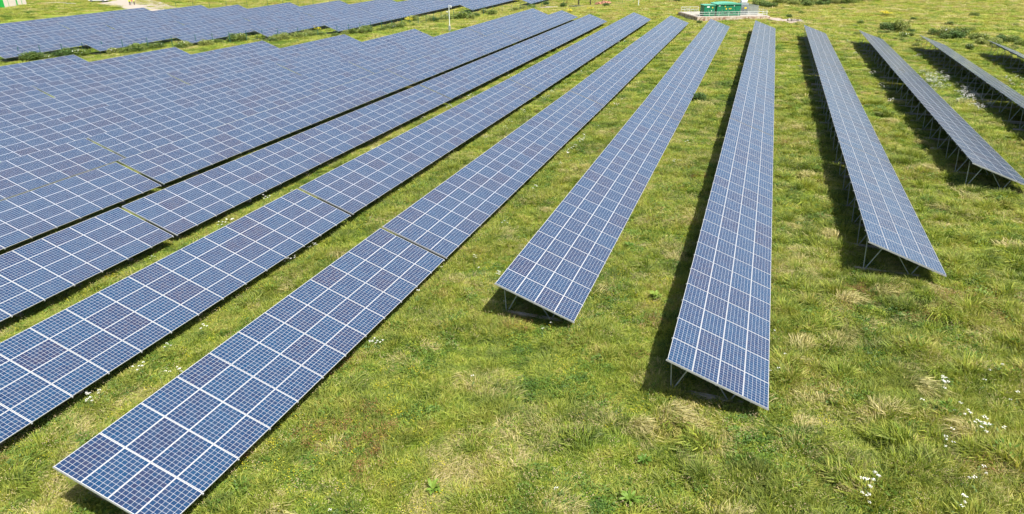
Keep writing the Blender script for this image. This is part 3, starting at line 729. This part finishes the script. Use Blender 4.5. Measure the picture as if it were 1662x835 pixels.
mb.build('cooling_fins',M_galv,tr)
mb=MB(); mb.tube((.3,.9,2.75),(1.6,.9,2.75),.38,n=14); mb.build('conservator',M_sign,tr)
mb=MB()
for k in range(3): mb.tube((.4+k*.5,1.3,2.4),(.4+k*.5,1.3,2.95),.09,.05)
mb.build('bushing',M_sign,tr)
en=empty('palisade_enclosure',subp(10.8,2.4),(0,0,PAN)); tag(en,'grey steel palisade fence enclosing the transformer','fence')
for (a,b) in (((0,0),(4.2,0)),((4.2,0),(4.2,4.6)),((4.2,4.6),(0,4.6)),((0,4.6),(0,0))):
    a=Vector((*a,0));b=Vector((*b,0)); n=int((b-a).length/.16); mb=MB()
    for i in range(n): p=a+(b-a)*(i+.5)/n; mb.box((p.x,p.y,1.0),(.06 if a.y==b.y else .02,.02 if a.y==b.y else .06,2.0))
    d=(b-a).normalized()*.04
    for z in(.4,1.7): mb.bar(a+d+Vector((0,.03,z)),b-d+Vector((0,.03,z)),.05)
    mb.build('fence_panel',M_galv,en)
mb=MB(); mb.box((1.1,-.04,1.5),(.5,.02,.35)); mb.build('warning_sign',M_ysign,en)
def railing(pts,label,h=1.1):
    t=empty('railing',subp(*pts[0]),(0,0,PAN)); tag(t,label,'railing'); o=Vector(pts[0])
    P=[Vector((p[0]-o.x,p[1]-o.y,0)) for p in pts]
    for a,b in zip(P,P[1:]):
        n=max(1,round((b-a).length/2.1))
        for i in range(n+(b is P[-1])):
            p=a+(b-a)*i/n; mb=MB(); mb.tube(p,p+Vector((0,0,h+.04)),.035); mb.build('post',M_rail,t)
        for z in(h,h*.52): mb=MB(); mb.tube(a+Vector((0,0,z)),b+Vector((0,0,z)),.03); mb.build('handrail',M_rail,t)
railing([(.6,.4),(16.2,.4)],'white two-bar railing along the front of the plinth',.9)
railing([(.4,.9),(.4,11.0),(4.5,11.0)],'white two-bar railing down the left side of the plinth')
railing([(16.3,.9),(16.3,6.5)],'white two-bar railing at the right end of the plinth')
# ------------------------------------------------------------------ fences
M_fgreen=simple('green_fence_steel',(.02,.11,.08),.1,.5,.4)
mb=MB(); mb.box((0,0,.95),(.07,.07,2.1)); me_post=mb.mesh('fence_post',M_fgreen)
def fence(P,label,step=3.0,h=1.9):
    z0=float(hground(*P[0])); t=empty('mesh_fence',(P[0][0],P[0][1],z0)); tag(t,label,'fence'); mb=MB(); last=None; n_=0
    for a,b in zip(P,P[1:]):
        a=Vector(a);b=Vector(b); n=max(1,int((b-a).length/step))
        for i in range(n+(1 if b==Vector(P[-1]) else 0)):
            p=a+(b-a)*i/n; z=float(hground(p.x,p.y)); q=Vector((p.x-P[0][0],p.y-P[0][1],z-z0))
            if n_<100:
                o=link('fence_post',me_post,t); o.location=q; o.rotation_euler=(random.gauss(0,.02),random.gauss(0,.02),0); n_+=1
            if last is not None:
                for k in range(7): mb.bar(last+Vector((0,0,.15+k*h/6.6)),q+Vector((0,0,.15+k*h/6.6)),.008)
            last=q
    mb.build('wire_mesh',M_fgreen,t)
fence([(-122,74),(-104.6,95),(-97,104),(-88,116),(-79,122.5),(-74,140),(-71,158)],'green wire fence running through the brambles between the fields',3.0)
fence([(-71,161),(-66.5,176),(-62.5,186),(-58.5,199),(-50,201),(-42,206),(-30,211),(-19,215),(0,222),(20,226)],'green wire fence running past the timber posts and behind the substation',3.2)
fence([(-146,152),(-135,158),(-128,166),(-119,174),(-111,186),(-100,200)],'green wire fence behind the farthest solar rows at top left',4.0)
# ------------------------------------------------------------------ poles
def at(u,v): return G(u,v)
x,y,z=at(730,51.5); t=empty('camera_pole',(x,y,z)); tag(t,'slim white camera pole standing between the two fields','pole')
mb=MB(); mb.tube((0,0,0),(0,0,5.0),.10,.07,10); mb.build('pole',M_rail,t)
mb=MB(); mb.box((0,0,.55),(.34,.34,1.1)); mb.build('base_box',M_galv,t)
c_=MB(); c_.tube((0,0,4.85),(.42,.05,4.85),.03); c_.tube((.42,.05,4.85),(.42,.05,4.45),.13,.10,10); c_.build('dome_camera',M_sign,t)
c_=MB(); c_.bar((0,0,3.6),(-.35,0,3.65),.05); c_.box((-.42,0,3.7),(.28,.16,.16)); c_.build('side_camera',M_sign,t)
x,y,z=at(1036,10); t=empty('lamp_pole',(x,y,z)); tag(t,'plain white pole standing in the meadow left of the substation','pole')
mb=MB(); mb.tube((0,0,0),(0,0,5.2),.12,.08,10); mb.build('pole',M_rail,t)
mb=MB(); mb.bar((0,0,5.1),(.7,0,5.2),.08); mb.box((.8,0,5.15),(.4,.2,.12)); mb.build('camera',M_rail,t)
for u,v in((1187,3),(1205,4.5)):
    pass
M_wood=simple('dark_timber',(.055,.035,.02),.2,.85)
for u,v,r,lab in [(920,8,.11,'slim dark timber post, leftmost of the group beyond the rows'),(938.5,9,.17,'thick dark timber post beside the low dark slab'),(958,9,.16,'dark timber post at the right end of the low dark slab'),(977,8.5,.12,'dark timber post in front of the reddish rubble'),(988.5,4,.08,'slim dark timber post right of the reddish rubble')]:
    x,y,z=at(u,v); t=empty('timber_post',(x,y,z)); tag(t,lab,'post','timber posts left of the substation')
    mb=MB(); mb.tube((0,0,-.1),(0,0,4.6),r,r*.85,10); mb.build('shaft',M_wood,t)
    mb=MB(); mb.tube((0,0,4.602),(0,0,4.66),r*1.0,r*.9,10); mb.build('cap',M_galv,t)
x,y,z=at(943,11.5); mb=MB()
vs=[];n=14
for i in range(n):
    a=6.283*i/n; vs.append((3.4*math.cos(a)*random.uniform(.9,1.05),1.4*math.sin(a)*random.uniform(.85,1.1),.22))
mb.add(vs+[(q[0]*1.04,q[1]*1.04,-.1) for q in vs],[tuple(range(n))]+[(i,(i+1)%n,n+(i+1)%n,n+i) for i in range(n)])
o=mb.build('ground_mat',simple('dark_slab',(.02,.02,.035),.2,.5)); o.location=(x,y,z); tag(o,'low dark slab at the foot of the timber posts','mat')  # low irregular near-black slab, stands for the dark area by the posts
M_rub=simple('reddish_rubble',(.36,.18,.12),.4,.9,.1,0,2)
for u,v,s,lab in [(973,8,1.0,'left heap of reddish brick rubble behind the timber posts'),(983,6,1.1,'right heap of reddish brick rubble behind the timber posts')]:
    x,y,z=at(u,v); mb=MB()
    for i in range(40):
        a=random.uniform(0,6.28); r=1.5*random.random()**.6
        mb.box((r*math.cos(a),r*math.sin(a)*.7,max(.1,(1.5-r)*.35*random.random()+.15)),(random.uniform(.25,.6),random.uniform(.25,.6),random.uniform(.2,.4)),0,Euler((random.random(),random.random(),random.random()*3)).to_matrix())
    o=mb.build('rubble_heap',M_rub); o.location=(x,y,z); o.scale=(s,s,s); tag(o,lab,'rubble')
x,y,z=at(1290,35.5); mb=MB()
for i in range(14): mb.box((random.uniform(-1.4,1.4),random.uniform(-.3,.3),.25),(random.uniform(.3,.7),random.uniform(.3,.6),random.uniform(.25,.45)),0,Euler((random.random()*.3,random.random()*.3,random.random()*3)).to_matrix())
o=mb.build('stone_blocks',M_conc); o.location=(x,y,z+.05); tag(o,'pale stone blocks lying at the end of the rubble path','stones')
# ------------------------------------------------------------------ barn at the top left
bx,by,bz=G(8,13.2); ex,ey,ez=G(43,8.0)
ba=math.atan2(ey-by,ex-bx); BL=math.hypot(ex-bx,ey-by)
barn=empty('barn',(bx,by,bz),(0,0,ba)); tag(barn,'green clad barn with pale panels at the top left corner','building')
M_bgreen=simple('bright_green_cladding',(.02,.34,.06),.06,.5); M_pale=simple('pale_pink_panel',(.62,.55,.50),.05,.7)
D=11.
mb=MB(); mb.box((BL/2,D/2,3.4),(BL,D,6.8)); mb.build('wall',M_bgreen,barn)
mb=MB(); mb.add([(-.4,-.4,6.805),(BL+.4,-.4,6.805),(BL+.4,D/2,8.9),(-.4,D/2,8.9),(-.4,D+.4,6.805),(BL+.4,D+.4,6.805)],[(0,1,2,3),(3,2,5,4),(0,3,4),(1,5,2)]); mb.build('roof',simple('grey_roof',(.3,.31,.32),.1,.6),barn)
f=BL/35.
for (a,b) in ((0.2,6.2),(7.4,18.5),(21.5,27.3),(28.7,35)):
    mb=MB(); mb.box(((a+b)/2*f,-.06,3.3),((b-a)*f,.11,6.5)); mb.build('panel',M_pale,barn)
# ------------------------------------------------------------------ van
vx,vy,vz=G(161,4.2); van=empty('white_van',(vx,vy,vz+.12),(0,0,R(19))); tag(van,'white van parked on the gravel spur at top left','van')
M_vw=simple('white_van_paint',(.78,.79,.80),.02,.25,.5); M_gl=simple('dark_window_glass',(.02,.03,.035),.1,.08,.6); M_ty=simple('tyre_rubber',(.02,.02,.02),.1,.8)
prof=[(-2.5,.35),(-2.5,1.85),(-2.35,2.05),(1.1,2.05),(1.75,1.25),(2.45,1.05),(2.55,.6),(2.5,.35)]
mb=MB(); n=len(prof); vs=[(x,-.93,z) for x,z in prof]+[(x,.93,z) for x,z in prof]
mb.add(vs,[tuple(range(n)),tuple(range(2*n-1,n-1,-1))]+[(i,n+i,n+(i+1)%n,(i+1)%n) for i in range(n)]); body=mb.build('body',M_vw,van)
bv=body.modifiers.new('b','BEVEL'); bv.width=.09; bv.segments=3; bv.limit_method='ANGLE'
for s in(-1,1):
    mb=MB(); mb.add([(.35,s*.945,1.3),(1.45,s*.945,1.3),(1.05,s*.945,1.85),(.35,s*.945,1.85)],[(0,1,2,3)]); mb.add([(.35,s*.925,1.3),(1.45,s*.925,1.3),(1.05,s*.925,1.85),(.35,s*.925,1.85)],[(0,1,2,3)]); mb.build('side_window',M_gl,van)
mb=MB(); mb.box((1.45,0,1.68),(.02,1.6,.85),0,Matrix.Rotation(R(-39),3,'Y')); mb.build('windscreen',M_gl,van)
for x in(-1.6,1.7):
    for s in(-1,1):
        mb=MB(); mb.tube((x,s*.72,.33),(x,s*.97,.33),.34,n=18); wl=mb.build('wheel',M_ty,van)
        mb=MB(); mb.tube((x,s*.96,.33),(x,s*.985,.33),.19,n=14); mb.build('rim',M_galv,wl)
for s in(-1,1): mb=MB(); mb.box((2.52,s*.7,.85),(.08,.3,.2)); mb.build('headlight',M_sign,van)
# ------------------------------------------------------------------ people on the track
M_skin=simple('skin',(.45,.28,.2),.05,.5); M_hiv=simple('yellow_hi_vis',(.72,.85,.10),.04,.6); M_org=simple('orange_hi_vis',(.85,.25,.10),.04,.6); M_trs=simple('dark_trousers',(.03,.035,.05),.1,.8); M_hat=simple('white_hard_hat',(.8,.8,.78),.02,.4); M_lt=simple('pale_trousers',(.5,.5,.48),.05,.8)
def skin_mesh(name,verts,edges,radii,m,parent,root=0):
    me=bpy.data.meshes.new(name); me.from_pydata(verts,edges,[]); o=link(name,me,parent)
    o.modifiers.new('s','SKIN'); 
    for i,r in enumerate(radii): me.skin_vertices[0].data[i].radius=(r,r) if not isinstance(r,tuple) else r
    me.skin_vertices[0].data[root].use_root=True
    sb=o.modifiers.new('u','SUBSURF'); sb.levels=1; sb.render_levels=1; me.materials.append(m); return o
def person(u,v,rz,top,bot,label,arm=0):
    x,y,z=G(u,v); t=empty('person',(x,y,z+.10),(0,0,rz)); tag(t,label,'person')
    V=[(0,0,.95),(0,0,1.15),(0,0,1.38),(0,0,1.50),(0,0,1.60),(0,.01,1.74),
       (.10,0,.90),(.11,.02,.50),(.12,0,.08),(.12,.14,.04),(-.10,0,.90),(-.12,-.02,.50),(-.13,0,.08),(-.13,.14,.04),
       (.20,0,1.40),(.27,-.02,1.13),(.26,.10+arm,.92),(.26,.16+arm,.84),(-.20,0,1.40),(-.27,-.02,1.13),(-.26,.10,.90),(-.26,.13,.82)]
    E=[(0,1),(1,2),(2,3),(3,4),(4,5),(0,6),(6,7),(7,8),(8,9),(0,10),(10,11),(11,12),(12,13),(2,14),(14,15),(15,16),(16,17),(2,18),(18,19),(19,20),(20,21)]
    Rr=[.13,.12,.13,.06,.09,.085,.09,.06,.045,.04,.09,.06,.045,.04,.065,.045,.035,.035,.065,.045,.035,.035]
    skin_mesh('body',V,E,Rr,M_skin,t)
    ix=[1,2,14,15,16,18,19,20,0]; mp={j:i for i,j in enumerate(ix)}
    skin_mesh('jacket',[V[j] for j in ix],[(mp[a],mp[b]) for a,b in E if a in mp and b in mp],[ {1:.15,2:.16,0:.15,14:.085,18:.085,15:.062,19:.062,16:.05,20:.05}[j] for j in ix],top,t)
    ix=[0,6,7,8,10,11,12]; mp={j:i for i,j in enumerate(ix)}
    skin_mesh('trousers',[V[j] for j in ix],[(mp[a],mp[b]) for a,b in E if a in mp and b in mp],[ {0:.14,6:.105,10:.105,7:.075,11:.075,8:.065,12:.065}[j] for j in ix],bot,t)
    mb=MB()
    for k in range(4):
        r0_,r1_=.125*math.cos(k*.38),.125*math.cos((k+1)*.38); mb.tube((0,.01,1.70+.125*math.sin(k*.38)),(0,.01,1.70+.125*math.sin((k+1)*.38)),r0_,max(r1_,.01),12)
    mb.tube((0,.03,1.69),(0,.03,1.705),.155,.15,12); mb.build('hard_hat',M_hat,t)
person(211.5,9.8,R(200),M_hiv,M_trs,'person in yellow high-visibility jacket, left of the group on the gravel track')
person(214.6,9.2,R(180),M_org,M_lt,'person in orange jacket between two people in yellow on the track')
person(218.6,9.6,R(150),M_hiv,M_trs,'person in yellow high-visibility jacket, right of the group on the gravel track',.05)
